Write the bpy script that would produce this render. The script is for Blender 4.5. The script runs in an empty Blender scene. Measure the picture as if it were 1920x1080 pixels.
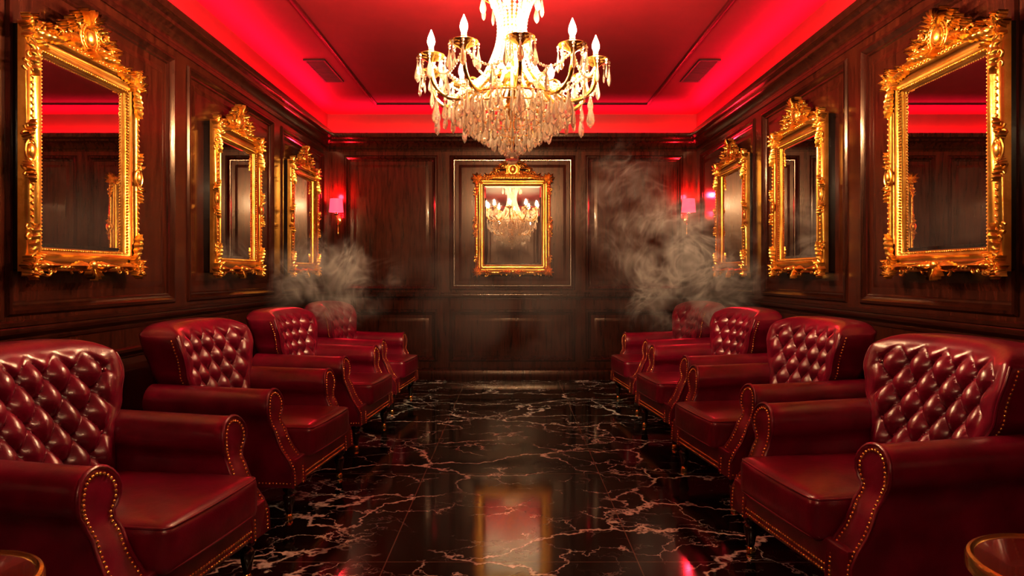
import bpy, bmesh, math, random
from math import sin, cos, pi, sqrt, radians, exp
from mathutils import Vector, Matrix
random.seed(7)
scene = bpy.context.scene
try:
    scene.view_settings.view_transform = 'Standard'
    scene.view_settings.exposure = 0.32
    scene.view_settings.gamma = 0.88
except Exception as e:
    print(e)

# ============================================================ materials
def newmat(name):
    m = bpy.data.materials.new(name); m.use_nodes = True
    nt = m.node_tree
    return m, nt, nt.nodes['Principled BSDF']
def N(nt, t, **kw):
    n = nt.nodes.new(t)
    for k, v in kw.items(): setattr(n, k, v)
    return n
def ramp(nt, src, stops):
    r = N(nt, 'ShaderNodeValToRGB')
    els = r.color_ramp.elements
    while len(els) > 1: els.remove(els[-1])
    els[0].position = stops[0][0]; els[0].color = tuple(stops[0][1]) + (1,)
    for p, c in stops[1:]:
        e = els.new(p); e.color = tuple(c) + (1,)
    nt.links.new(src, r.inputs[0])
    return r
def noise(nt, vec, scale, detail=4, rough=.5, dist=0):
    n = N(nt, 'ShaderNodeTexNoise')
    n.inputs['Scale'].default_value = scale; n.inputs['Detail'].default_value = detail
    n.inputs['Roughness'].default_value = rough; n.inputs['Distortion'].default_value = dist
    if vec is not None: nt.links.new(vec, n.inputs['Vector'])
    return n
def mapping(nt, vec, scale=(1, 1, 1), rot=(0, 0, 0)):
    m = N(nt, 'ShaderNodeMapping'); m.inputs['Scale'].default_value = scale; m.inputs['Rotation'].default_value = rot
    nt.links.new(vec, m.inputs['Vector']); return m.outputs[0]
def objco(nt): return N(nt, 'ShaderNodeTexCoord').outputs['Object']
def bump(nt, b, h, strength, dist=.01):
    n = N(nt, 'ShaderNodeBump'); n.inputs['Strength'].default_value = strength; n.inputs['Distance'].default_value = dist
    nt.links.new(h, n.inputs['Height']); nt.links.new(n.outputs[0], b.inputs['Normal'])
def M2(nt, op, a, b=None, c=None):
    n = N(nt, 'ShaderNodeMath', operation=op)
    for i, v in enumerate((a, b, c)):
        if v is None: continue
        if isinstance(v, (int, float)): n.inputs[i].default_value = v
        else: nt.links.new(v, n.inputs[i])
    return n.outputs[0]

def mat_wood(name, c1, c2, rough=.28):
    m, nt, b = newmat(name)
    co = objco(nt)
    n1 = noise(nt, mapping(nt, co, (9, 9, .9)), 3, 6, .6, .6)
    n2 = noise(nt, mapping(nt, co, (60, 60, 2.5)), 3, 3, .6)
    mx = M2(nt, 'ADD', M2(nt, 'MULTIPLY', n1.outputs[0], .7), M2(nt, 'MULTIPLY', n2.outputs[0], .3))
    r = ramp(nt, mx, [(.34, c1), (.5, c2), (.62, tuple(x * 1.5 for x in c2)), (.7, c1)])
    nt.links.new(r.outputs[0], b.inputs['Base Color'])
    b.inputs['Roughness'].default_value = rough
    b.inputs['Specular IOR Level'].default_value = .3
    b.inputs['Specular Tint'].default_value = (1, .72, .55, 1)
    b.inputs['Coat Weight'].default_value = .16; b.inputs['Coat Roughness'].default_value = .10
    bump(nt, b, n2.outputs[0], .10, .004)
    return m
WOOD = mat_wood('mahogany_wood', (.010, .0020, .0013), (.036, .0068, .0031), .25)
WOODT = mat_wood('mahogany_trim', (.009, .0020, .0013), (.024, .0048, .0026), .2)

def mat_leather():
    m, nt, b = newmat('oxblood_leather')
    co = objco(nt)
    n1 = noise(nt, co, 7, 4)
    r = ramp(nt, n1.outputs[0], [(.3, (.088, .0008, .0108)), (.7, (.180, .0021, .0240))])
    nt.links.new(r.outputs[0], b.inputs['Base Color'])
    b.inputs['Roughness'].default_value = .30
    b.inputs['Coat Weight'].default_value = .34; b.inputs['Coat Roughness'].default_value = .15
    v = N(nt, 'ShaderNodeTexVoronoi'); v.inputs['Scale'].default_value = 260; nt.links.new(co, v.inputs['Vector'])
    n2 = noise(nt, co, 28, 3)
    h = M2(nt, 'ADD', M2(nt, 'MULTIPLY', v.outputs['Distance'], .25), n2.outputs[0])
    bump(nt, b, h, .2, .006)
    return m
LEATHER = mat_leather()
def mat_gold(name, c1, c2, rough, bs=.25, recess_shade=True):
    m, nt, b = newmat(name)
    co = objco(nt)
    n1 = noise(nt, co, 14, 5)
    r = ramp(nt, n1.outputs[0], [(.35, c1), (.65, c2)])
    if recess_shade:
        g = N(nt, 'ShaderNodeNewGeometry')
        pr = ramp(nt, g.outputs['Pointiness'], [(.40, (.12, .06, .03)), (.50, (.85, .85, .85)), (.56, (1, 1, 1))])  # occlusion-like shade painted as dark brown into the carved recesses
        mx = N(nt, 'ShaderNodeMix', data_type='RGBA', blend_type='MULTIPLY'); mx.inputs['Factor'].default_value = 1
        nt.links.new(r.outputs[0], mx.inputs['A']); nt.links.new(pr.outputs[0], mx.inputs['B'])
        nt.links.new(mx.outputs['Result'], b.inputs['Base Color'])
    else: nt.links.new(r.outputs[0], b.inputs['Base Color'])
    b.inputs['Metallic'].default_value = .95; b.inputs['Roughness'].default_value = rough
    n2 = noise(nt, co, 90, 3)
    bump(nt, b, n2.outputs[0], bs, .004)
    return m
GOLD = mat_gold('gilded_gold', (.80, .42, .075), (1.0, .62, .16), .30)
BRASS = mat_gold('polished_brass', (.85, .50, .13), (1.0, .66, .22), .16, .03, False)
def simple(name, col, rough=.5, metal=0, emis=None, es=0, coat=0):
    m, nt, b = newmat(name)
    n = noise(nt, objco(nt), 6, 3)
    r = ramp(nt, n.outputs[0], [(.3, tuple(c * .88 for c in col)), (.7, col)])
    nt.links.new(r.outputs[0], b.inputs['Base Color'])
    b.inputs['Roughness'].default_value = rough; b.inputs['Metallic'].default_value = metal
    b.inputs['Coat Weight'].default_value = coat
    if emis: b.inputs['Emission Color'].default_value = emis + (1,); b.inputs['Emission Strength'].default_value = es
    return m
MIRROR = simple('mirror_silver', (.84, .82, .79), .012, 1)
CEIL = simple('red_satin_paint', (.13, .0009, .0055), .55)
BLACKM = simple('dark_vent_metal', (.008, .003, .003), .5)
EBONY = simple('ebonized_wood', (.012, .006, .005), .2, coat=.5)
BULB = simple('bulb_glow', (1, .8, .5), .4, 0, (1.0, .68, .37), 2150)
FILL_BULB = simple('added_fill_bulb_glow', (1, .8, .5), .4, 0, (1.0, .68, .37), 560)  # weaker glow for the added, unseen chandelier behind the camera
CANDLE = simple('candle_sleeve', (.95, .85, .65), .4, 0, (1, .6, .25), 1.5)
REDLED = simple('red_led_strip', (1, .1, .1), .4, 0, (1.0, .01, .03), 12)
SHADE = simple('red_lamp_shade', (.8, .03, .04), .6, 0, (1.0, .028, .05), 4.6)
TABTOP = simple('lacquered_red_wood', (.09, .010, .008), .12, coat=.6)

def mat_crystal(name, tr, rough):
    m, nt, b = newmat(name)
    n = noise(nt, objco(nt), 12, 2)
    r = ramp(nt, n.outputs[0], [(.3, (1, .90, .74)), (.7, (1, .97, .92))])
    nt.links.new(r.outputs[0], b.inputs['Base Color'])
    b.inputs['Transmission Weight'].default_value = tr
    b.inputs['Roughness'].default_value = rough; b.inputs['IOR'].default_value = 1.6
    b.inputs['Coat Weight'].default_value = .6; b.inputs['Coat Roughness'].default_value = .03
    return m
CRYSTAL = mat_crystal('cut_crystal', .84, .05)
BEADM = mat_crystal('crystal_bead', .6, .1)

def mat_marble():
    m, nt, b = newmat('black_marble')
    co = objco(nt)
    def distorted(sc, amt, off):
        nz = noise(nt, co, sc, 5, .6)
        sub = N(nt, 'ShaderNodeVectorMath', operation='SUBTRACT'); sub.inputs[1].default_value = (.5, .5, .5)
        nt.links.new(nz.outputs['Color'], sub.inputs[0])
        s = N(nt, 'ShaderNodeVectorMath', operation='SCALE'); s.inputs['Scale'].default_value = amt
        nt.links.new(sub.outputs[0], s.inputs[0])
        a = N(nt, 'ShaderNodeVectorMath', operation='ADD'); nt.links.new(co, a.inputs[0]); nt.links.new(s.outputs[0], a.inputs[1])
        a2 = N(nt, 'ShaderNodeVectorMath', operation='ADD'); nt.links.new(a.outputs[0], a2.inputs[0]); a2.inputs[1].default_value = off
        return a2.outputs[0]
    def veins(sc, dsc, amt, width, off, lo, hi, msc):
        v = N(nt, 'ShaderNodeTexVoronoi', feature='DISTANCE_TO_EDGE'); v.inputs['Scale'].default_value = sc
        nt.links.new(mapping(nt, distorted(dsc, amt, off), (.8, 1.25, 1), (0, 0, .5)), v.inputs['Vector'])
        nm = noise(nt, distorted(1, 0, off), msc, 3, .6)
        w = M2(nt, 'MULTIPLY', nm.outputs[0], width * 2)
        q = M2(nt, 'DIVIDE', v.outputs['Distance'], w)
        l = M2(nt, 'SUBTRACT', 1.25, q); l = M2(nt, 'MINIMUM', M2(nt, 'MAXIMUM', l, 0), 1)
        mr = N(nt, 'ShaderNodeMapRange'); mr.inputs['From Min'].default_value = lo; mr.inputs['From Max'].default_value = hi
        nt.links.new(nm.outputs[0], mr.inputs[0])
        return M2(nt, 'MULTIPLY', l, mr.outputs[0])
    v1 = veins(1.25, 2.2, .55, .012, (3, 1, 0), .40, .52, 1.3)
    v2 = veins(2.9, 4.0, .35, .011, (7, 5, 0), .46, .58, 1.9)
    v3 = veins(6.5, 6.0, .22, .014, (1, 9, 0), .48, .68, 2.6)
    s = M2(nt, 'ADD', v1, M2(nt, 'MULTIPLY', v2, .85)); s = M2(nt, 'ADD', s, M2(nt, 'MULTIPLY', v3, .3))
    s = M2(nt, 'MINIMUM', s, 1)
    cl = noise(nt, co, 2.2, 6, .65, .5)
    basec = ramp(nt, cl.outputs[0], [(.4, (.003, .003, .003)), (.62, (.010, .008, .007)), (.8, (.030, .023, .018))])
    mix = N(nt, 'ShaderNodeMix', data_type='RGBA')
    nt.links.new(s, mix.inputs['Factor']); nt.links.new(basec.outputs[0], mix.inputs['A']); mix.inputs['B'].default_value = (.80, 1.0, 1.0, 1)
    sep = N(nt, 'ShaderNodeSeparateXYZ'); nt.links.new(co, sep.inputs[0])
    def joint(o, off, per, w):
        f = M2(nt, 'FRACT', M2(nt, 'DIVIDE', M2(nt, 'ADD', o, off), per))
        d = M2(nt, 'MINIMUM', f, M2(nt, 'SUBTRACT', 1, f))
        return M2(nt, 'LESS_THAN', M2(nt, 'MULTIPLY', d, per), w)
    j = M2(nt, 'MAXIMUM', joint(sep.outputs[0], .57 + 11.4, 1.14, .0028), joint(sep.outputs[1], 13.7 - 3.09, 1.37, .0028))
    mix2 = N(nt, 'ShaderNodeMix', data_type='RGBA')
    nt.links.new(M2(nt, 'MULTIPLY', j, .8), mix2.inputs['Factor']); nt.links.new(mix.outputs['Result'], mix2.inputs['A']); mix2.inputs['B'].default_value = (.24, .18, .13, 1)
    nt.links.new(mix2.outputs['Result'], b.inputs['Base Color'])
    nr = noise(nt, co, 5, 3)
    rr = N(nt, 'ShaderNodeMapRange'); rr.inputs['To Min'].default_value = .05; rr.inputs['To Max'].default_value = .12
    nt.links.new(nr.outputs[0], rr.inputs[0]); nt.links.new(rr.outputs[0], b.inputs['Roughness'])
    b.inputs['IOR'].default_value = 1.95
    return m
MARBLE = mat_marble()

# ============================================================ mesh builder
class MB:
    def __init__(s): s.v = []; s.f = []; s.m = []
    def add(s, vf, mat=0, M=None):
        vs, fs = vf
        o = len(s.v)
        if M is not None: vs = [M @ Vector(p) for p in vs]
        s.v.extend([tuple(p) for p in vs])
        s.f.extend([tuple(i + o for i in f) for f in fs]); s.m.extend([mat] * len(fs))
    def mesh(s, name, mats, angle=40, recalc=True):
        me = bpy.data.meshes.new(name)
        me.from_pydata(s.v, [], s.f); me.update()
        for mm in mats: me.materials.append(mm)
        me.polygons.foreach_set('material_index', s.m)
        if recalc:
            bm = bmesh.new(); bm.from_mesh(me); bmesh.ops.recalc_face_normals(bm, faces=bm.faces); bm.to_mesh(me); bm.free()
        me.polygons.foreach_set('use_smooth', [True] * len(me.polygons))
        if angle < 180: me.set_sharp_from_angle(angle=radians(angle))
        return me
def obj(name, me, parent=None, loc=(0, 0, 0), rot=(0, 0, 0), scale=(1, 1, 1)):
    o = bpy.data.objects.new(name, me); scene.collection.objects.link(o)
    o.location = loc; o.rotation_euler = rot; o.scale = scale
    if parent: o.parent = parent
    return o
def T(x, y, z): return Matrix.Translation((x, y, z))

def box(x0, x1, y0, y1, z0, z1):
    v = [(x, y, z) for x in (x0, x1) for y in (y0, y1) for z in (z0, z1)]
    f = [(0, 1, 3, 2), (4, 6, 7, 5), (0, 4, 5, 1), (2, 3, 7, 6), (0, 2, 6, 4), (1, 5, 7, 3)]
    return v, f
def sphere(r, seg=8, rings=5, sc=(1, 1, 1)):
    v = [(0, 0, -r * sc[2])]; f = []
    for i in range(1, rings):
        a = -pi / 2 + pi * i / rings
        for j in range(seg):
            t = 2 * pi * j / seg
            v.append((r * cos(a) * cos(t) * sc[0], r * cos(a) * sin(t) * sc[1], r * sin(a) * sc[2]))
    v.append((0, 0, r * sc[2])); top = len(v) - 1
    for j in range(seg):
        f.append((0, 1 + (j + 1) % seg, 1 + j)); f.append((top, top - seg + j, top - seg + (j + 1) % seg))
    for i in range(rings - 2):
        for j in range(seg):
            a = 1 + i * seg
            f.append((a + j, a + (j + 1) % seg, a + seg + (j + 1) % seg, a + seg + j))
    return v, f
def lathe(prof, seg=24):
    v = []; f = []
    n = len(prof)
    for r, z in prof:
        for j in range(seg):
            t = 2 * pi * j / seg; v.append((max(r, 1e-4) * cos(t), max(r, 1e-4) * sin(t), z))
    for i in range(n - 1):
        for j in range(seg):
            f.append((i * seg + j, i * seg + (j + 1) % seg, (i + 1) * seg + (j + 1) % seg, (i + 1) * seg + j))
    f.append(tuple(range(seg))[::-1]); f.append(tuple((n - 1) * seg + j for j in range(seg)))
    return v, f
def tube(pts, rad, seg=8, closed=False):
    pts = [Vector(p) for p in pts]; n = len(pts)
    if not hasattr(rad, '__len__'): rad = [rad] * n
    v = []; f = []
    up = None
    for i in range(n):
        if closed: t = pts[(i + 1) % n] - pts[i - 1]
        else: t = pts[min(i + 1, n - 1)] - pts[max(i - 1, 0)]
        if t.length < 1e-9: t = Vector((0, 0, 1))
        t.normalize()
        if up is None:
            up = Vector((0, 0, 1)) if abs(t.z) < .9 else Vector((1, 0, 0))
        up = up - t * up.dot(t)
        if up.length < 1e-6: up = t.orthogonal()
        up.normalize()
        s = t.cross(up)
        for j in range(seg):
            a = 2 * pi * j / seg
            v.append(tuple(pts[i] + (up * cos(a) + s * sin(a)) * rad[i]))
    for i in range(n if closed else n - 1):
        k = (i + 1) % n
        for j in range(seg):
            f.append((i * seg + j, i * seg + (j + 1) % seg, k * seg + (j + 1) % seg, k * seg + j))
    if not closed:
        f.append(tuple(range(seg))[::-1]); f.append(tuple((n - 1) * seg + j for j in range(seg)))
    return v, f
def rbox(hx, hy, hz, r, n=10, puff=0, puffx=0):
    """rounded box centred on origin"""
    bm = bmesh.new(); bmesh.ops.create_cube(bm, size=2)
    bmesh.ops.subdivide_edges(bm, edges=bm.edges, cuts=n, use_grid_fill=True)
    bm.verts.index_update()
    v = []
    def wp(c): return math.copysign(abs(c) ** .6, c) if c else 0
    for q in bm.verts:
        p = Vector((wp(q.co.x) * hx, wp(q.co.y) * hy, wp(q.co.z) * hz))
        inn = Vector((max(-hx + r, min(hx - r, p.x)), max(-hy + r, min(hy - r, p.y)), max(-hz + r, min(hz - r, p.z))))
        d = p - inn
        if d.length > 1e-9:
            p = inn + d.normalized() * r
        if puff: p.z += puff * (1 - (p.x / hx) ** 2) * (1 - (p.y / hy) ** 2) * (p.z / hz)
        if puffx: p.x += puffx * (1 - (p.z / hz) ** 2) * (1 - (p.y / hy) ** 2) * (p.x / hx)
        v.append(tuple(p))
    f = [tuple(q.index for q in fc.verts) for fc in bm.faces]
    bm.free(); return v, f
def frame_sweep(x0, x1, z0, z1, prof, closed=True):
    """mitred moulding: prof = (inset, out). returns verts as (x, out, z)"""
    v = []; f = []
    for d, o in prof:
        v += [(x0 + d, o, z0 + d), (x1 - d, o, z0 + d), (x1 - d, o, z1 - d), (x0 + d, o, z1 - d)]
    n = len(prof)
    for i in range(n if closed else n - 1):
        k = (i + 1) % n
        for j in range(4):
            f.append((i * 4 + j, i * 4 + (j + 1) % 4, k * 4 + (j + 1) % 4, k * 4 + j))
    return v, f

# ============================================================ ROOM
XW = 2.30; YB = 8.45; YR = -3.4; ZC = 3.28; ZLIP = 3.03
fb = MB(); fb.add(box(-XW - .1, XW + .1, YR - .1, YB + .1, -.08, 0)); obj('floor', fb.mesh('floor', [MARBLE]))
cb = MB(); cb.add(box(-XW - .1, XW + .1, YR - .1, YB + .1, ZC, ZC + .08)); obj('ceiling', cb.mesh('ceiling', [CEIL]))
g = MB()
gp = [(0, 0), (0, .012), (.012, .018), (.03, .018), (.042, .010), (.042, 0)]
g.add(frame_sweep(-1.60, 1.60, YR + .6, 7.92, gp), 0, Matrix(((1, 0, 0, 0), (0, 0, 1, 0), (0, -1, 0, ZC + .001), (0, 0, 0, 1))))
obj('trim_ceiling', g.mesh('trim_ceiling', [simple('dark_red_trim', (.04, .0010, .0020), .35)]))
for i, x in enumerate((-1.82, 1.82)):
    vb = MB()
    vb.add(frame_sweep(x - .10, x + .10, 6.27, 6.99, [(0, 0), (0, .012), (.02, .012), (.02, 0)]), 0, Matrix(((1, 0, 0, 0), (0, 0, 1, 0), (0, -1, 0, ZC), (0, 0, 0, 1))))
    vb.add(box(x - .085, x + .085, 6.29, 6.97, ZC - .003, ZC))
    for k in range(22):
        vb.add(box(x - .085, x + .085, 6.30 + k * .031, 6.312 + k * .031, ZC - .01, ZC - .002))
    obj('ceiling_vent', vb.mesh('ceiling_vent', [BLACKM]))

PANEL = [(0, 0), (0, .022), (.012, .034), (.028, .036), (.04, .026), (.052, .012), (.062, .010), (.07, .0)]
def wall(name, tf, a0, a1, panels):
    w = MB()
    def add(vf, m=0): w.add(([tf(*p) for p in vf[0]], vf[1]), m)
    def b(a, b_, t0, t1, z0, z1, m=0): add(box(a, b_, t0, t1, z0, z1), m)
    b(a0, a1, -.1, 0, 0, ZC, 0)
    edges = [a0] + [e for p in panels for e in p] + [a1]
    for i in range(0, len(edges), 2):
        b(edges[i] - (0 if i == 0 else 0), edges[i + 1], -.01, .02, 0, 2.86, 0)
    for p in panels:
        b(p[0], p[1], -.01, .02, 2.76, 2.86); b(p[0], p[1], -.01, .02, .86, 1.12); b(p[0], p[1], -.01, .02, 0, .24)
        for z0, z1 in ((1.12, 2.76), (.24, .86)):
            add(frame_sweep(p[0] - .012, p[1] + .012, z0 - .012, z1 + .012, PANEL), 1)
            add(frame_sweep(p[0] + .10, p[1] - .10, z0 + .10, z1 - .10, [(0, 0), (.03, .008), (.04, .008), (.04, 0)]), 0)
            b(p[0] + .135, p[1] - .135, -.01, .007, z0 + .135, z1 - .135)
    me = w.mesh(name, [WOOD, WOODT], 35)
    return obj(name, me)
def tfL(a, t, z): return (-XW + t, a, z)
def tfR(a, t, z): return (XW - t, a, z)
def tfB(a, t, z): return (a, YB - t, z)
def tfK(a, t, z): return (a, YR + t, z)
rearp = [(-3.2, -2.0), (-1.85, -.4), (-.2, 1.25), (1.45, 2.9)]
wall('wall_left', tfL, YR, YB, rearp + [(3.08, 4.60), (4.80, 6.52), (6.75, 8.25)])
wall('wall_right', tfR, YR, YB, rearp + [(3.08, 4.45), (4.65, 6.22), (6.42, 8.25)])
wall('wall_back', tfB, -XW, XW, [(-2.06, -.93), (-.76, .77), (.92, 2.10)])
wall('wall_rear', tfK, -XW, XW, [(-2.06, -.93), (-.76, .77), (.92, 2.10)])
def room_trim(name, prof, mat):
    for nm, tf, a0, a1 in (('left', tfL, YR, YB), ('right', tfR, YR, YB), ('back', tfB, -XW, XW), ('rear', tfK, -XW, XW)):
        t = MB(); v = []; n = len(prof)
        for d, z in prof:
            v.append(tf(a0 + d, d, z)); v.append(tf(a1 - d, d, z))
        f = [(2 * i, 2 * i + 1, 2 * ((i + 1) % n) + 1, 2 * ((i + 1) % n)) for i in range(n)]
        t.add((v, f)); obj(name + '_' + nm, t.mesh(name, [mat], 35))
room_trim('trim_crown', [(.0, 2.82), (.03, 2.82), (.035, 2.845), (.025, 2.855), (.03, 2.88), (.05, 2.915), (.075, 2.935), (.085, 2.94), (.09, 2.96), (.11, 2.975), (.125, 2.98), (.13, 3.0), (.13, ZLIP), (.115, ZLIP), (.11, 3.0), (0, 3.0)], WOODT)
room_trim('trim_chair_rail', [(0, .985), (.028, .985), (.03, 1.0), (.024, 1.008), (.035, 1.02), (.055, 1.03), (.06, 1.045), (.056, 1.06), (.065, 1.065), (.065, 1.082), (.03, 1.088), (0, 1.088)], WOODT)
room_trim('baseboard', [(0, 0), (.045, 0), (.045, .11), (.038, .125), (.03, .13), (.03, .145), (.022, .155), (0, .155)], WOODT)
cv = MB()
for tf, a0, a1 in ((tfL, YR, YB), (tfR, YR, YB), (tfB, -XW, XW), (tfK, -XW, XW)):
    vf = box(a0, a1, 0, .022, 3.0, ZC); cv.add(([tf(*p) for p in vf[0]], vf[1]))
obj('trim_cove', cv.mesh('trim_cove', [CEIL]))
ls = MB()
for tf, a0, a1 in ((tfL, YR, YB), (tfR, YR, YB), (tfB, -XW, XW), (tfK, -XW, XW)):
    vf = box(a0 + .05, a1 - .05, .055, .075, 3.0, 3.008); ls.add(([tf(*p) for p in vf[0]], vf[1]))
obj('led_strip', ls.mesh('led_strip', [REDLED]))
def area(name, loc, sx, sy, e, col, rot=(pi, 0, 0)):
    l = bpy.data.lights.new(name, 'AREA'); l.shape = 'RECTANGLE'; l.size = sx; l.size_y = sy; l.energy = e; l.color = col
    o = bpy.data.objects.new(name, l); scene.collection.objects.link(o); o.location = loc; o.rotation_euler = rot
    return o
RED = (1, .002, .042)
LY = YB - YR
area('cove_light_left', (-XW + .065, (YB + YR) / 2, 3.012), .03, LY - .3, 180, RED, (pi, radians(-12), 0))
area('cove_light_right', (XW - .065, (YB + YR) / 2, 3.012), .03, LY - .3, 180, RED, (pi, radians(12), 0))
area('cove_light_back', (0, YB - .065, 3.012), 4.3, .03, 66, RED)
area('cove_light_rear', (0, YR + .065, 3.012), 4.3, .03, 26, RED)

# ============================================================ ARMCHAIR
def lerp_tab(tab, x):
    for (a, b), (c, d) in zip(tab, tab[1:]):
        if x <= c:
            t = max(0, (x - a) / (c - a)); t = t * t * (3 - 2 * t)
            return b + (d - b) * t
    return tab[-1][1]
XF = [(.19, .415), (.27, .412), (.44, .325), (.53, .285), (.60, .29), (.70, .275)]
def arm_levels():
    L = [(.19, -.078, .066), (.23, -.078, .066), (.28, -.077, .065), (.33, -.075, .063), (.38, -.073, .060), (.43, -.07, .058), (.48, -.067, .057), (.51, -.06, .060)]
    for a in (-45, -30, -12, 8, 28, 46, 62, 76, 87):
        c = cos(radians(a)); L.append((.602 + .090 * sin(radians(a)), .006 - .094 * c, .006 + .094 * c))
    return L
def nail(b, p, r=.0062): b.add(sphere(r, 7, 4), 0, T(*p))
def along(pts, step):
    out = []; acc = 0
    for a, c in zip(pts, pts[1:]):
        a = Vector(a); c = Vector(c); L = (c - a).length
        if L < 1e-9: continue
        while acc < L:
            out.append(a + (c - a) * (acc / L)); acc += step
        acc -= L
    return out
NAILS = MB()
def build_arm(side):
    A = MB(); L = arm_levels(); yc = .387 * side
    n = len(L); rows = [-.40, -.2, 0, .12, .2, .25]
    loop = [(l[1], l[0]) for l in L] + [(l[2], l[0]) for l in reversed(L)]
    m = len(loop)
    v = []; f = []
    for ri in range(len(rows) + 3):
        for (y, z) in loop:
            if ri < len(rows):
                k = (rows[ri] + .40) / .65
                x = -.40 + (lerp_tab(XF, z) - .05 + .40) * k; yy, zz = y, z
            else:
                q = ri - len(rows)
                x = lerp_tab(XF, z) + (-.012, 0, -.002)[q]
                s = (1, .93, .84)[q]
                yy = y * s; zz = z if z < .3 else .6 + (z - .6) * (s if z > .6 else 1)
            dr = .018 * (1 - min(1, (x + .4) / .6)) if z > .5 else 0
            v.append((x, yc + side * yy, zz + dr))
    R = len(rows) + 3
    for i in range(R - 1):
        for j in range(m):
            f.append((i * m + j, i * m + (j + 1) % m, (i + 1) * m + (j + 1) % m, (i + 1) * m + j))
    for base in (0, (R - 1) * m):
        for i in range(n - 1):
            f.append((base + i, base + i + 1, base + m - 2 - i, base + m - 1 - i))
    A.add((v, f))
    border = [(lerp_tab(XF, z) - .002, yc + side * y, z) for y, z in loop]
    A.add(tube(border, .0075, 6))
    path = []
    for (y, z) in loop:
        s = .74; zz = z if z < .3 else (.6 + (z - .6) * (.78 if z > .6 else 1))
        path.append((lerp_tab(XF, zz) + .001, yc + side * (y * s + .002), zz))
    for p in along(path, .0165): nail(NAILS, p)
    return A.mesh('arm', [LEATHER], 60)

BW = [(0, .305), (.45, .322), (.62, .372), (.85, .402), (1, .405)]
def back_pt(u, v, front, tuft=True):
    z0 = .34
    w = lerp_tab(BW, v)
    cu = abs(u)
    top = 1.035 - .015 * u * u
    z = z0 + v * (top - z0) - .055 * cu ** 9 * v ** 8
    y = u * w * (1 - .05 * v ** 16 * cu)
    xf = -.185 - (z - .34) * .27 + .11 * cu ** 3 * min(1, v * 1.3) - .45 * max(0, v - .80) ** 2
    d = min((1 - cu) * w, (1 - v) * .62)
    r = .058
    rd = r - sqrt(max(0, r * r - (r - d) ** 2)) if d < r else 0
    if front:
        x = xf - rd
        if tuft:
            cw = .128; ch = .172
            a = y / cw + (z - .47) / ch; b = y / cw - (z - .47) / ch
            sa = abs(sin(pi * a)); sb = abs(sin(pi * b))
            h = (sa * sb) ** .5
            fd = min(1, max(0, (.88 - cu) / .14)) * min(1, max(0, (.93 - v) / .07))
            fl = min(1, max(0, (z - .40) / .08))
            btn = exp(-((sa ** 2 + sb ** 2) / .09))
            x += fd * fl * (.050 * h - .020 * btn) + (1 - fd) * .020
            if fl < 1: x += (1 - fl) * fd * .022 * abs(sin(pi * y / cw)) ** .6
    else:
        x = -.185 - (z - .34) * .28 - .145 - .02 * (1 - u * u) + rd
    return (x, y, z)
def build_back():
    B = MB(); nu, nv = 110, 96
    us = []
    for i in range(nu + 1):
        t = -1 + 2 * i / nu; us.append(math.copysign(1 - (1 - abs(t)) ** 1.15, t))
    vs = [1 - (1 - j / nv) ** 1.15 for j in range(nv + 1)]
    v = [back_pt(u, w, True) for w in vs for u in us]
    f = [(j * (nu + 1) + i, j * (nu + 1) + i + 1, (j + 1) * (nu + 1) + i + 1, (j + 1) * (nu + 1) + i) for j in range(nv) for i in range(nu)]
    o = len(v)
    v += [back_pt(u, w, False) for w in vs for u in us]
    f += [(o + j * (nu + 1) + i, o + (j + 1) * (nu + 1) + i, o + (j + 1) * (nu + 1) + i + 1, o + j * (nu + 1) + i + 1) for j in range(nv) for i in range(nu)]
    ring = [j * (nu + 1) for j in range(nv + 1)] + [nv * (nu + 1) + i for i in range(1, nu + 1)] + [j * (nu + 1) + nu for j in range(nv - 1, -1, -1)] + [i for i in range(nu - 1, 0, -1)]
    for a, b in zip(ring, ring[1:] + ring[:1]): f.append((a, b, b + o, a + o))
    B.add((v, f))
    cw = .128; ch = .172
    for i in range(-8, 9):
        for j in range(-8, 9):
            y = (i + j) / 2 * cw; z = .47 + (i - j) / 2 * ch
            if z < .44 or z > .97: continue
            vv = (z - .34) / (1.035 - .34)
            w = lerp_tab(BW, vv)
            u = y / w
            if abs(u) > .82 or vv > .90: continue
            p = back_pt(u, vv, True)
            B.add(sphere(.0115, 10, 6, (.55, 1, 1)), 0, T(p[0] + .004, p[1], p[2]))
    for sgn in (-1, 1):
        pth = []
        for k in range(40):
            vv = .40 + .56 * k / 39
            p = back_pt(sgn, vv, True); pth.append((p[0] - .012, p[1] + sgn * .001, p[2]))
        for p in along(pth, .0175): nail(NAILS, p)
        B.add(tube([back_pt(sgn * .985, .3 + .66 * k / 40, True) for k in range(41)], .006, 6))
    return B.mesh('backrest', [LEATHER], 70)
arm_p, arm_n = build_arm(1), build_arm(-1)
back_me = build_back()
S = MB(); S.add(rbox(.32, .298, .085, .034, 14, .016, .012), 0, T(.135, 0, .392))
for zz in (.462, .325):
    pts = []
    hx, hy, r = .311, .289, .03
    for cx, cy, a0 in ((hx - r, hy - r, 0), (-hx + r, hy - r, 90), (-hx + r, -hy + r, 180), (hx - r, -hy + r, 270)):
        for k in range(7):
            a = radians(a0 + 15 * k); pts.append((.135 + cx + r * cos(a), cy + r * sin(a), zz))
    P = []
    for i in range(len(pts)):
        a = Vector(pts[i]); c = Vector(pts[(i + 1) % len(pts)]); k = max(1, int((c - a).length / .04))
        for q in range(k):
            p = a + (c - a) * q / k
            P.append((p.x + .012 * (1 - (p.y / .298) ** 2) * (1 if p.x > .3 else 0), p.y, p.z + (.004 if zz > .4 else 0)))
    S.add(tube(P, .0055, 6, True))
seat_me = S.mesh('seat_cushion', [LEATHER], 70)
Bf = MB(); Bf.add(rbox(.385, .435, .072, .014, 8), 0, T(.028, 0, .263))
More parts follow.
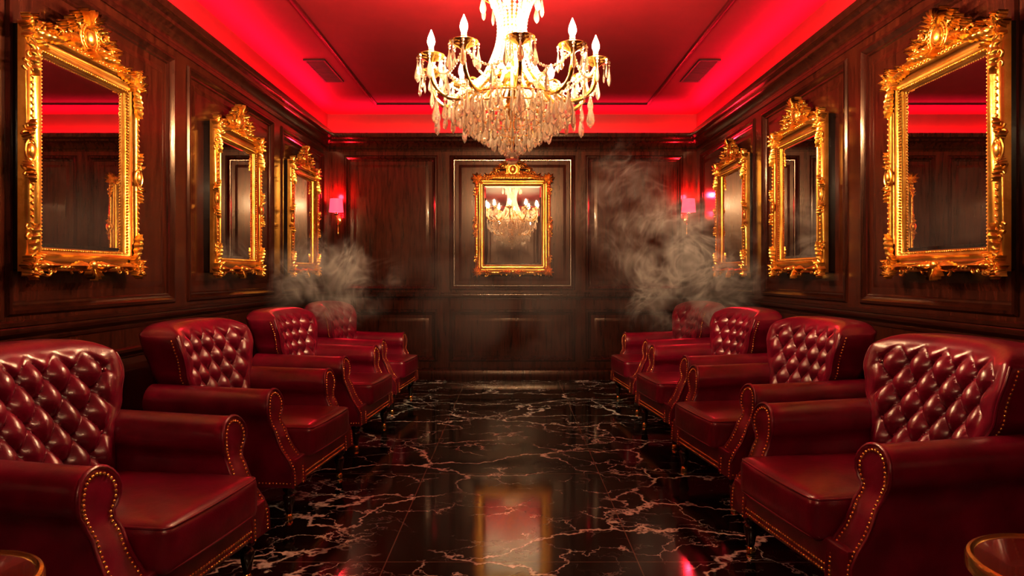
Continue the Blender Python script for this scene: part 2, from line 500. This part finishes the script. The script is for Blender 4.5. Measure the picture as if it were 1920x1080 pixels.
Bf.add(rbox(.30, .34, .03, .012, 4), 0, T(.0, 0, .205))
base_me = Bf.mesh('base_frame', [LEATHER], 60)
for z in (.212, .236):
    for k in range(37):
        y = -.30 + k * .6 / 36; nail(NAILS, (.414, y, z))
for sgn in (-1, 1):
    for z in (.212,):
        for k in range(40): nail(NAILS, (-.34 + k * .74 / 39, sgn * .4545, z))
nail_me = NAILS.mesh('nailhead_trim', [BRASS], 180)
Lg = MB()
legp = [(.012, 0), (.018, .004), (.018, .018), (.012, .026), (.016, .034), (.020, .05), (.026, .085), (.032, .115), (.030, .13), (.020, .137), (.020, .145), (.030, .152), (.033, .165), (.030, .18), (.034, .186), (.034, .21)]
for s in (-1, 1):
    Lg.add(lathe(legp, 16), 0, T(.355, s * .375, 0))
    Lg.add(lathe([(.0, -.0), (.019, .001), (.0205, .006), (.0205, .02), (.014, .03)], 16), 1, T(.355, s * .375, 0))
    q = tube([(-.40, s * .33, 0), (-.375, s * .33, .08), (-.345, s * .33, .21)], [.016, .022, .028], 8); Lg.add(q, 0)
leg_me = Lg.mesh('legs', [EBONY, BRASS], 50)
def armchair(x, y, rz):
    e = bpy.data.objects.new('armchair', None); scene.collection.objects.link(e); e.location = (x, y, 0); e.rotation_euler = (0, 0, radians(rz))
    for nm, me in (('backrest', back_me), ('seat_cushion', seat_me), ('base_frame', base_me), ('arm_a', arm_p), ('arm_b', arm_n), ('legs', leg_me), ('nailhead_trim', nail_me)):
        obj(nm, me, e)
    return e
for x, y, r in ((-1.53, 2.58, -8), (-1.50, 4.04, -6), (-1.48, 5.48, -5), (-1.45, 6.82, -5)): armchair(x, y, r)
for x, y, r in ((1.52, 2.87, 188), (1.54, 4.20, 187), (1.53, 5.52, 186), (1.50, 6.82, 185)): armchair(x, y, r)

# ============================================================ MIRROR
OM = Matrix(((1, 0, 0, 0), (0, 0, -1, 0), (0, 1, 0, 0), (0, 0, 0, 1)))  # (x, y, out) -> (x, -out, y)
MF = MB()
def om(x, y, o, ang=0, sx=1, sy=1, so=1):
    return OM @ T(x, y, o) @ Matrix.Rotation(radians(ang), 4, 'Z') @ Matrix.Diagonal((sx, sy, so, 1))
def leaf(L, W, h, curl=.5, lobes=4, ns=16, nt_=6):
    v = []; f = []
    W = W * .82; lobes = lobes + 1 if lobes > 2 else lobes; ns = ns + 4 if lobes > 2 else ns
    for i in range(ns + 1):
        s = i / ns
        wv = W * (sin(pi * min(1, s * .93 + .07)) ** .6) * (1 - .35 * s) * (1 + .32 * cos(2 * pi * lobes * s))
        for j in range(nt_ + 1):
            t = -1 + 2 * j / nt_
            y = t * wv; o = h * (.25 + sin(pi * .75 * s)) * (1 - .75 * abs(t) ** 1.5) + h * curl * s * s + .35 * h * (1 - abs(t)) * abs(cos(pi * lobes * s))
            x = L * s - .10 * L * abs(t) * (1 - s)
            if abs(t) == 1: o = -.004
            v.append((x, y, o))
    for i in range(ns):
        for j in range(nt_):
            a = i * (nt_ + 1) + j; f.append((a, a + 1, a + nt_ + 2, a + nt_ + 1))
    return v, f
def spiral(r0, turns, rad, k=.22, n=26, rise=.012, tail=0, taila=0):
    pts = []; rr = []
    rad = rad * .82
    if tail:
        for i in range(6):
            q = 1 - i / 6
            pts.append((r0 + taila * q * q, -tail * q, 0)); rr.append(rad * (.45 + .55 * (1 - q)))
    for i in range(n + 1):
        th = 2 * pi * turns * i / n; r = r0 * exp(-k * th)
        pts.append((r * cos(th), r * sin(th), rise * i / n)); rr.append(rad * (1 - .45 * i / n))
    return tube(pts, rr, 7)
def rosette(x, y, o, r, petals=6):
    for k in range(petals): MF.add(leaf(r, r * .38, r * .35, .2, 1, 6, 4), 0, om(x, y, o, 360 / petals * k + 12))
    MF.add(sphere(r * .28, 8, 5), 0, om(x, y, o + r * .25))
W2, H2 = .465, .57
FP = [(0, 0), (0, .030), (.006, .044), (.018, .052), (.030, .050), (.038, .038), (.044, .030), (.062, .028), (.074, .036), (.084, .046), (.094, .044), (.100, .032), (.108, .028), (.115, .016), (.115, 0)]
def tfm(p): return (p[0], -p[1], p[2])
vf = frame_sweep(-W2, W2, -H2, H2, FP); MF.add(([tfm(p) for p in vf[0]], vf[1]))
def edge_run(d, o, step, fn):
    xs, zs = W2 - d, H2 - d
    for a, b, ang in (((-xs, -zs), (xs, -zs), 0), ((xs, -zs), (xs, zs), 90), ((xs, zs), (-xs, zs), 180), ((-xs, zs), (-xs, -zs), 270)):
        L = sqrt((b[0] - a[0]) ** 2 + (b[1] - a[1]) ** 2); n = int(L / step)
        for k in range(n):
            t = (k + .5) / n; fn(a[0] + (b[0] - a[0]) * t, a[1] + (b[1] - a[1]) * t, o, ang)
edge_run(.104, .034, .0165, lambda x, y, o, a: MF.add(sphere(.0068, 6, 4), 0, om(x, y, o)))
edge_run(.022, .050, .030, lambda x, y, o, a: MF.add(sphere(.011, 7, 5, (1.15, .7, .8)), 0, om(x, y, o, a + 35)))
def corner(sx, sy, big=1.0):
    x, y = sx * (W2 - .030), sy * (H2 - .030)
    base = math.degrees(math.atan2(sy, sx))
    rosette(x, y, .05, .044 * big, 7)
    for da, L in ((0, .075), (42, .07), (-42, .07), (85, .065), (-85, .065), (180, .09)):
        MF.add(leaf(L * big, .026 * big, .024, .5, 4), 0, om(x, y, .038, base + da))
    MF.add(leaf(.16 * big, .028 * big, .026, .3, 5), 0, om(x - sx * .02, y, .042, 180 if sx > 0 else 0))
    MF.add(leaf(.17 * big, .028 * big, .026, .3, 5), 0, om(x, y - sy * .02, .042, -90 * sy))
    for ax, ay, rot in ((x - sx * .115, y + sy * .024, 0), (x + sx * .024, y - sy * .125, 90)):
        MF.add(spiral(.030 * big, 1.3, .010), 0, om(ax, ay, .04, base + rot))
        MF.add(spiral(.024 * big, 1.2, .008), 0, om(ax - sx * (.045 if rot == 0 else 0), ay - sy * (.045 if rot else 0), .035, base + 160 - rot))
for sx in (-1, 1):
    for sy in (-1, 1): corner(sx, sy, 1.15 if sy > 0 else 1.0)
for sx in (-1, 1):
    x = sx * (W2 - .015)
    MF.add(sphere(.026, 12, 8, (.9, 1.35, .6)), 0, om(x, -.02, .050))
    MF.add(tube([(.035 * cos(a * pi / 8), .050 * sin(a * pi / 8), 0) for a in range(16)], .006, 6, True), 0, om(x, -.02, .050))
    for sy in (-1, 1):
        MF.add(leaf(.10, .026, .024, .4, 4), 0, om(x, -.02 + sy * .045, .038, 90 * sy))
        MF.add(leaf(.055, .02, .02, .4, 3), 0, om(x, -.02 + sy * .04, .038, 90 * sy - sx * sy * 48))
        MF.add(spiral(.025, 1.3, .008, rise=.01), 0, om(x + sx * .014, -.02 + sy * .068, .036, 0 if sx > 0 else 180, 1, sy * sx))
        MF.add(spiral(.018, 1.2, .007, rise=.01), 0, om(x + sx * .008, -.02 + sy * .112, .036, 0 if sx > 0 else 180, 1, -sy * sx))
def fan(x, y, o, r, n, a0, a1, h=.022):
    for k in range(n):
        a = a0 + (a1 - a0) * k / (n - 1); MF.add(leaf(r, r * .17, h, .5, 1, 8, 4), 0, om(x, y, o, a))
fan(0, -H2 + .03, .045, .075, 7, 200, 340)
MF.add(sphere(.024, 12, 8, (1.2, 1, .7)), 0, om(0, -H2 + .035, .06))
for s in (-1, 1):
    MF.add(leaf(.14, .030, .028, .4, 5), 0, om(s * .03, -H2 + .03, .045, 0 if s > 0 else 180))
    MF.add(spiral(.028, 1.3, .010), 0, om(s * .08, -H2 + .01, .035, -90, s, 1))
    MF.add(spiral(.020, 1.2, .008), 0, om(s * .135, -H2 + .012, .035, 90, s, 1))
cz = H2 + .095
outline = [(-.25, H2 - .03), (-.22, H2 + .035), (-.15, H2 + .075), (-.10, H2 + .13), (-.055, H2 + .185), (0, H2 + .215), (.055, H2 + .185), (.10, H2 + .13), (.15, H2 + .075), (.22, H2 + .035), (.25, H2 - .03)]
vv = [(x * .8, -.004, z - .03) for x, z in outline] + [(x * .76, -.022, z - .04) for x, z in outline]; k = len(outline)
MF.add((vv, [tuple(range(k)), tuple(range(k, 2 * k))[::-1]] + [(i, (i + 1) % k, (i + 1) % k + k, i + k) for i in range(k)]))
MF.add(sphere(.052, 18, 10, (.82, 1.15, .55)), 0, om(0, cz, .035))
for r1, r2, rad in ((.060, .080, .010), (.078, .100, .008)):
    MF.add(tube([(r1 * cos(a * pi / 14), r2 * sin(a * pi / 14), 0) for a in range(28)], rad, 7, True), 0, om(0, cz, .038))
for a in range(22):
    t = 2 * pi * a / 22; MF.add(sphere(.0075, 6, 4), 0, om(.069 * cos(t), cz + .090 * sin(t), .048))
fan(0, cz + .075, .035, .10, 9, 20, 160, .028)
rosette(0, cz + .105, .055, .034, 6)
fan(0, cz - .07, .05, .06, 7, 200, 340)
for s in (-1, 1):
    def S_(vf, x, y, o, ang, mx=1): MF.add(vf, 0, OM @ Matrix.Diagonal((s, 1, 1, 1)) @ T(x, y, o) @ Matrix.Rotation(radians(ang), 4, 'Z') @ Matrix.Diagonal((1, mx, 1, 1)))
    S_(spiral(.050, 1.5, .015, .2, 30, .02, .09, .05), .115, cz + .035, .036, 30)
    S_(spiral(.040, 1.4, .012, .2, 26, .02, .07, .04), .175, cz - .03, .034, 100, -1)
    S_(spiral(.036, 1.4, .011, .2, 26, .02, .06, .04), .235, cz - .065, .034, 20)
    S_(spiral(.030, 1.4, .010), .075, cz + .105, .034, 60)
    S_(spiral(.026, 1.3, .009), .28, cz - .085, .034, 160, -1)
    S_(spiral(.022, 1.3, .008), .04, cz + .135, .034, 80)
    for x, y, a, L in ((.07, cz + .05, 40, .10), (.08, cz + .02, 5, .12), (.08, cz - .03, -15, .14), (.14, cz + .0, 55, .08), (.13, cz - .05, -20, .14), (.20, cz - .05, 50, .07), (.22, cz - .08, -5, .13), (.05, cz + .09, 75, .08), (.05, cz - .075, -10, .14), (.30, cz - .09, 35, .06), (.17, cz + .02, -10, .07)):
        S_(leaf(L, L * .25, .028, .6, 4), x, y, .030, a)
    for x, y, r in ((.155, cz + .075, .012), (.21, cz + .0, .011), (.265, cz - .04, .010), (.10, cz + .11, .010), (.05, cz + .165, .009), (.32, cz - .065, .009)):
        S_(sphere(r, 8, 5), x, y, .04, 0)
MF.v = [(p[0], p[1], p[2] if p[2] < H2 else H2 + (p[2] - H2) * .80) for p in MF.v]
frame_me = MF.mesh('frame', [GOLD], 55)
bk = MB(); bk.add(box(-W2 + .01, W2 - .01, -.001, .055, -H2 + .01, H2 - .01)); bkme = bk.mesh('backing_board', [EBONY])
gl = MB(); gx, gz = W2 - .113, H2 - .113; bv = .022
gl.add(([(-gx, -.010, -gz), (gx, -.010, -gz), (gx, -.010, gz), (-gx, -.010, gz), (-gx + bv, -.0125, -gz + bv), (gx - bv, -.0125, -gz + bv), (gx - bv, -.0125, gz - bv), (-gx + bv, -.0125, gz - bv)],
        [(4, 5, 6, 7), (0, 1, 5, 4), (1, 2, 6, 5), (2, 3, 7, 6), (3, 0, 4, 7)]))
glme = gl.mesh('mirror_glass', [MIRROR], 1, False)
def wall_mirror(x, y, z, rz, s=(1, 1, 1)):
    e = bpy.data.objects.new('gilded_wall_mirror', None); scene.collection.objects.link(e); e.location = (x, y, z); e.rotation_euler = (0, 0, radians(rz)); e.scale = s
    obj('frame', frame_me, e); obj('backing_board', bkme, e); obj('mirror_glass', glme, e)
XM = XW - .058
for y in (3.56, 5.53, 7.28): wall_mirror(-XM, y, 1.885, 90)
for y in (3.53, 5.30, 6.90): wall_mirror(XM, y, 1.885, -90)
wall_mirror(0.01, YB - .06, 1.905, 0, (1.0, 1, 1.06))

# ============================================================ CHANDELIER
CH = MB(); CR = MB(); BL = MB()
CD = .06
ZH = ZC + CD
CH.add(lathe([(.0, ZH), (.075, ZH), (.07, ZH - .02), (.04, ZH - .045), (.012, ZH - .06)], 20))
CH.add(lathe([(.010, ZH - .05), (.010, 3.10), (.03, 3.09), (.045, 3.06), (.03, 3.03), (.014, 3.0), (.014, 2.92), (.035, 2.90), (.05, 2.86), (.035, 2.82), (.016, 2.79), (.016, 2.70), (.03, 2.68), (.04, 2.64), (.022, 2.60), (.02, 2.55), (.05, 2.53), (.085, 2.49), (.10, 2.45), (.085, 2.41), (.045, 2.385), (.03, 2.36), (.05, 2.34), (.03, 2.30), (.012, 2.28), (.012, 2.12), (.0, 2.10)], 20))
def ring(r, z, rad): CH.add(tube([(r * cos(2 * pi * i / 40), r * sin(2 * pi * i / 40), z) for i in range(40)], rad, 6, True))
def drop(x, y, z, L, w, b=CR):
    p = [(.0, 0), (w * .18, -.02 * L), (w * .38, -.25 * L), (w * .85, -.55 * L), (w, -.72 * L), (w * .72, -.88 * L), (0, -L)]
    vf = lathe(p, 6)
    b.add(vf, 0, T(x, y, z) @ Matrix.Rotation(random.random() * 3, 4, 'Z') @ Matrix.Diagonal((1, .6, 1, 1)))
def bead(x, y, z, r, b=CR): b.add(sphere(r, 6, 4), 1, T(x, y, z))
def beads(pts, step, r):
    for p in along(pts, step): bead(p.x, p.y, p.z, r)
ring(.15, 3.00, .006); ring(.05, 3.10, .006); ring(.17, 2.52, .008); ring(.075, 2.80, .005)
for k in range(22):
    a = 2 * pi * k / 22; c, s = cos(a), sin(a)
    pts = []
    for i in range(16):
        t = i / 15; r = .145 * (1 - t) + .165 * t - .075 * sin(pi * t ** .9); pts.append((r * c, r * s, 3.0 - .48 * t))
    beads(pts, .0205, .0104)
    if k % 2 == 0:
        drop(.175 * c, .175 * s, 2.985, .12, .020); bead(.175 * c, .175 * s, 2.992, .011)
        beads([(.05 * c, .05 * s, 3.10), (.09 * c, .09 * s, 3.03), (.15 * c, .15 * s, 3.0)], .017, .008)
        beads([(.02 * c, .02 * s, 2.90), (.05 * c, .05 * s, 2.75), (.055 * c, .055 * s, 2.65), (.09 * c, .09 * s, 2.54)], .018, .0085)
ring(.175, 2.997, .005)
NA = 10
for k in range(NA):
    a = -pi / 2 + radians(5) + 2 * pi * k / NA; c, s = cos(a), sin(a)
    cp = [(.07, 2.44), (.12, 2.50), (.18, 2.49), (.24, 2.42), (.31, 2.365), (.39, 2.36), (.455, 2.40), (.488, 2.47), (.49, 2.555)]
    P = []
    for i in range(len(cp) - 1):
        p0 = cp[max(i - 1, 0)]; p1 = cp[i]; p2 = cp[i + 1]; p3 = cp[min(i + 2, len(cp) - 1)]
        for q in range(5):
            t = q / 5
            f = lambda A, B, C, D: .5 * (2 * B + (C - A) * t + (2 * A - 5 * B + 4 * C - D) * t * t + (3 * B - A - 3 * C + D) * t ** 3)
            P.append((f(p0[0], p1[0], p2[0], p3[0]), f(p0[1], p1[1], p2[1], p3[1])))
    P.append(cp[-1])
    CH.add(tube([(r * c, r * s, z) for r, z in P], [.0155 - .004 * i / len(P) for i in range(len(P))], 8))
    CH.add(tube([((.24 + .04 * cos(t) * (1 - t / 9)) * c, (.24 + .04 * cos(t) * (1 - t / 9)) * s, 2.455 + .04 * sin(t) * (1 - t / 9)) for t in [i * .45 for i in range(14)]], .006, 6))
    X, Y = .49 * c, .49 * s
    CH.add(lathe([(.010, 2.535), (.02, 2.545), (.034, 2.555), (.066, 2.568), (.078, 2.582), (.074, 2.585), (.03, 2.572), (.018, 2.575), (.021, 2.60), (.019, 2.61), (.0, 2.61)], 16), 0, T(X, Y, 0))
    BL.add(lathe([(.0, 2.60), (.0145, 2.60), (.0145, 2.630), (.0, 2.632)], 12), 1, T(X, Y, 0))
    BL.add(lathe([(.008, 2.628), (.0150, 2.638), (.0205, 2.653), (.0210, 2.664), (.017, 2.684), (.009, 2.704), (.003, 2.718), (.0005, 2.725)], 12), 0, T(X, Y, 0))
    for q in range(8):
        b_ = 2 * pi * q / 8; dx, dy = X + .076 * cos(b_), Y + .076 * sin(b_)
        bead(dx, dy, 2.568, .009); bead(dx, dy, 2.551, .007)
        if q % 2 == 0: drop(dx, dy, 2.545, .115, .019)
        else: drop(dx, dy, 2.545, .08, .014)
    beads([(.46 * c, .46 * s, 2.40), (.46 * c, .46 * s, 2.355)], .016, .009); drop(.46 * c, .46 * s, 2.345, .15, .027)
    bead(.41 * c, .41 * s, 2.345, .010); drop(.41 * c, .41 * s, 2.335, .11, .020)
    bead(.36 * c, .36 * s, 2.345, .010); drop(.36 * c, .36 * s, 2.335, .135, .023)
    bead(.27 * c, .27 * s, 2.38, .009); drop(.27 * c, .27 * s, 2.37, .10, .018)
    a2 = a + 2 * pi / NA; X2, Y2 = .49 * cos(a2), .49 * sin(a2)
    beads([(X + (X2 - X) * t, Y + (Y2 - Y) * t, 2.55 - .10 * sin(pi * t)) for t in [i / 10 for i in range(11)]], .0185, .0088)
    beads([((.45 + (.15 - .45) * t) * c, (.45 + (.15 - .45) * t) * s, 2.56 - .03 * t - .09 * sin(pi * t)) for t in [i / 10 for i in range(11)]], .0185, .0088)
    am = a + pi / NA; drop(.466 * cos(am), .466 * sin(am), 2.44, .12, .021)
    beads([(.17 * cos(am), .17 * sin(am), 2.52), (.25 * cos(am), .25 * sin(am), 2.43), (.36 * cos(am), .36 * sin(am), 2.40), (.466 * cos(am), .466 * sin(am), 2.44)], .019, .0085)
    bead(.36 * cos(am), .36 * sin(am), 2.385, .010); drop(.36 * cos(am), .36 * sin(am), 2.375, .12, .021)
for r, z, n, L, w in ((.33, 2.365, 36, .115, .020), (.28, 2.325, 32, .115, .020), (.225, 2.28, 26, .11, .020), (.17, 2.235, 20, .10, .019), (.115, 2.19, 14, .09, .018), (.06, 2.145, 8, .07, .016)):
    ring(r, z, .005)
    for k in range(n):
        a = 2 * pi * (k + .5 * (n % 4)) / n
        bead(r * cos(a), r * sin(a), z - .008, .0095); drop(r * cos(a), r * sin(a), z - .016, L, w)
for k in range(28):
    a = 2 * pi * k / 28
    beads([(.17 * cos(a), .17 * sin(a), 2.52), (.25 * cos(a), .25 * sin(a), 2.44), (.33 * cos(a), .33 * sin(a), 2.37)], .0185, .0092)
    beads([(.10 * cos(a), .10 * sin(a), 2.43), (.17 * cos(a), .17 * sin(a), 2.35), (.22 * cos(a), .22 * sin(a), 2.29)], .0195, .009)
CR.add(sphere(.040, 14, 9), 0, T(0, 0, 2.042)); CH.add(lathe([(.0, 2.10), (.012, 2.10), (.014, 2.085), (.006, 2.078), (0, 2.078)], 10))
ch_me = CH.mesh('brass_frame', [BRASS], 50); cr_me = CR.mesh('crystal_drops', [CRYSTAL, BEADM], 20, True)
bl_me = BL.mesh('candle_bulbs', [BULB, CANDLE], 60); fill_bl_me = BL.mesh('candle_bulbs', [FILL_BULB, CANDLE], 60)
def chandelier(y, bm_):
    e = bpy.data.objects.new('crystal_chandelier', None); scene.collection.objects.link(e); e.location = (0, y, -CD)
    obj('brass_frame', ch_me, e); obj('crystal_drops', cr_me, e); obj('candle_bulbs', bm_, e)
chandelier(4.0, bl_me); chandelier(-.6, fill_bl_me)  # second one is added out of view behind the camera, lighting chair fronts

# ============================================================ SCONCES
SC = MB()
SC.add(lathe([(.0, 0), (.035, .0), (.04, .006), (.028, .016), (.0, .02)], 18), 0, T(0, 0, -.17) @ Matrix.Rotation(pi / 2, 4, 'X') @ Matrix.Diagonal((1, 1.6, 1, 1)))
SC.add(tube([(0, -.01, -.19), (0, -.05, -.23), (0, -.10, -.22), (0, -.115, -.16), (0, -.115, -.08)], .007, 8))
SC.add(lathe([(.0, -.36), (.008, -.35), (.014, -.33), (.006, -.31), (.006, -.24), (.012, -.2), (.0, -.2)], 10), 0, T(0, -.03, 0))
SC.add(lathe([(.008, -.12), (.03, -.105), (.034, -.095), (.012, -.09), (.012, -.05), (.0, -.05)], 14), 0, T(0, -.115, 0))
SCs = MB(); SCs.add(lathe([(.088, -.078), (.085, -.073), (.074, .083), (.072, .083), (.083, -.075)], 28), 0, T(0, -.115, 0))
sc1 = SC.mesh('brass_bracket', [BRASS]); sc2 = SCs.mesh('lamp_shade', [SHADE], 60)
for x in (-2.14, 2.15):
    e = bpy.data.objects.new('wall_sconce', None); scene.collection.objects.link(e); e.location = (x, YB - .022, 2.14)
    obj('bracket', sc1, e); obj('lamp_shade', sc2, e)
    for dz, en in ((.13, 24), (-.10, 15)):
        l = bpy.data.lights.new('sconce_bulb', 'POINT'); l.energy = en; l.color = (1, .015, .035); l.shadow_soft_size = .03
        o = bpy.data.objects.new('sconce_bulb', l); scene.collection.objects.link(o); o.parent = e; o.location = (0, -.115, dz)

# ============================================================ SIDE TABLES
Tb = MB()
Tb.add(lathe([(.0, .585), (.212, .585), (.212, .601), (.0, .601)], 64), 0)
Tb.add(lathe([(.205, .565), (.222, .565), (.228, .572), (.228, .598), (.224, .606), (.216, .608), (.211, .603), (.205, .60)], 64), 1)
Tb.add(lathe([(.0, .575), (.06, .57), (.025, .54), (.02, .40), (.032, .36), (.02, .32), (.02, .10), (.05, .05), (.15, .025), (.165, .012), (.165, 0), (0, 0)], 40), 1)
tme = Tb.mesh('side_table', [TABTOP, BRASS], 40)
obj('side_table', tme, None, (1.34, 1.61, 0)); obj('side_table', tme, None, (-1.30, 1.50, 0))

# ============================================================ SMOKE
def smoke_mat(name, dims, dens, nscale, thr, seed, col=(.97, .86, .86), fil=True):
    m = bpy.data.materials.new(name); m.use_nodes = True; nt = m.node_tree
    nt.nodes.clear()
    out = N(nt, 'ShaderNodeOutputMaterial'); pv = N(nt, 'ShaderNodeVolumePrincipled')
    co = objco(nt)
    rc = mapping(nt, co, dims)
    off = N(nt, 'ShaderNodeVectorMath', operation='ADD'); off.inputs[1].default_value = (seed, seed * 2, 0); nt.links.new(rc, off.inputs[0])
    n1 = noise(nt, off.outputs[0], nscale, 2.5, .5, .6)
    mr = N(nt, 'ShaderNodeMapRange', interpolation_type='SMOOTHSTEP'); mr.inputs['From Min'].default_value = thr; mr.inputs['From Max'].default_value = thr + .22
    nt.links.new(n1.outputs[0], mr.inputs[0])
    gr = N(nt, 'ShaderNodeTexGradient', gradient_type='SPHERICAL'); nt.links.new(co, gr.inputs[0])
    fo = N(nt, 'ShaderNodeMapRange', interpolation_type='SMOOTHSTEP'); fo.inputs['From Max'].default_value = .75; nt.links.new(gr.outputs['Fac'], fo.inputs[0])
    d = M2(nt, 'MULTIPLY', mr.outputs[0], fo.outputs[0])
    if fil:
        n2 = noise(nt, off.outputs[0], nscale * .8, 2.0, .5, 3.4)
        rg = M2(nt, 'ABSOLUTE', M2(nt, 'SUBTRACT', n2.outputs[0], .5))
        rg = M2(nt, 'MAXIMUM', M2(nt, 'SUBTRACT', 1, M2(nt, 'MULTIPLY', rg, 9)), 0)
        rg = M2(nt, 'ADD', M2(nt, 'POWER', rg, 1.8), .06)
        d = M2(nt, 'MULTIPLY', d, rg)
    d = M2(nt, 'MULTIPLY', d, dens)
    nt.links.new(d, pv.inputs['Density']); pv.inputs['Color'].default_value = col + (1,)
    pv.inputs['Anisotropy'].default_value = -.3
    nt.links.new(pv.outputs[0], out.inputs['Volume'])
    try: m.cycles.volume_step_rate = .4 if fil else 1.0
    except Exception as e: print(e)
    return m
def smoke(loc, dims, dens, ns, thr, seed, fil=True):
    b = MB(); b.add(sphere(1, 20, 12)); me = b.mesh('smoke_wisp', [smoke_mat('smoke', dims, dens, ns, thr, seed, fil=fil)])
    obj('smoke_wisp', me, None, loc, (0, 0, 0), dims)
smoke((-1.66, 6.3, 1.24), (.78, .42, .50), 4.2, 2.6, .40, 1.3)
smoke((1.62, 6.3, 1.36), (.92, .42, .78), 4.6, 2.4, .39, 4.1)
smoke((1.12, 6.6, 2.0), (.58, .3, .70), 2.0, 2.4, .43, 9.4)
smoke((0, 7.2, 1.2), (1.7, .6, 1.4), .18, 1.6, .34, 6.0, False)

# ============================================================ world & camera
w = bpy.data.worlds.new('World'); scene.world = w; w.use_nodes = True
w.node_tree.nodes['Background'].inputs[0].default_value = (.02, .008, .008, 1); w.node_tree.nodes['Background'].inputs[1].default_value = .3
cam = bpy.data.cameras.new('camera'); cam.sensor_width = 36; cam.lens = 24; cam.shift_y = -25 / 1920; cam.clip_start = .05
co = bpy.data.objects.new('camera', cam); scene.collection.objects.link(co); co.location = (0, 0, 1.30); co.rotation_euler = (pi / 2, 0, 0)
scene.camera = co
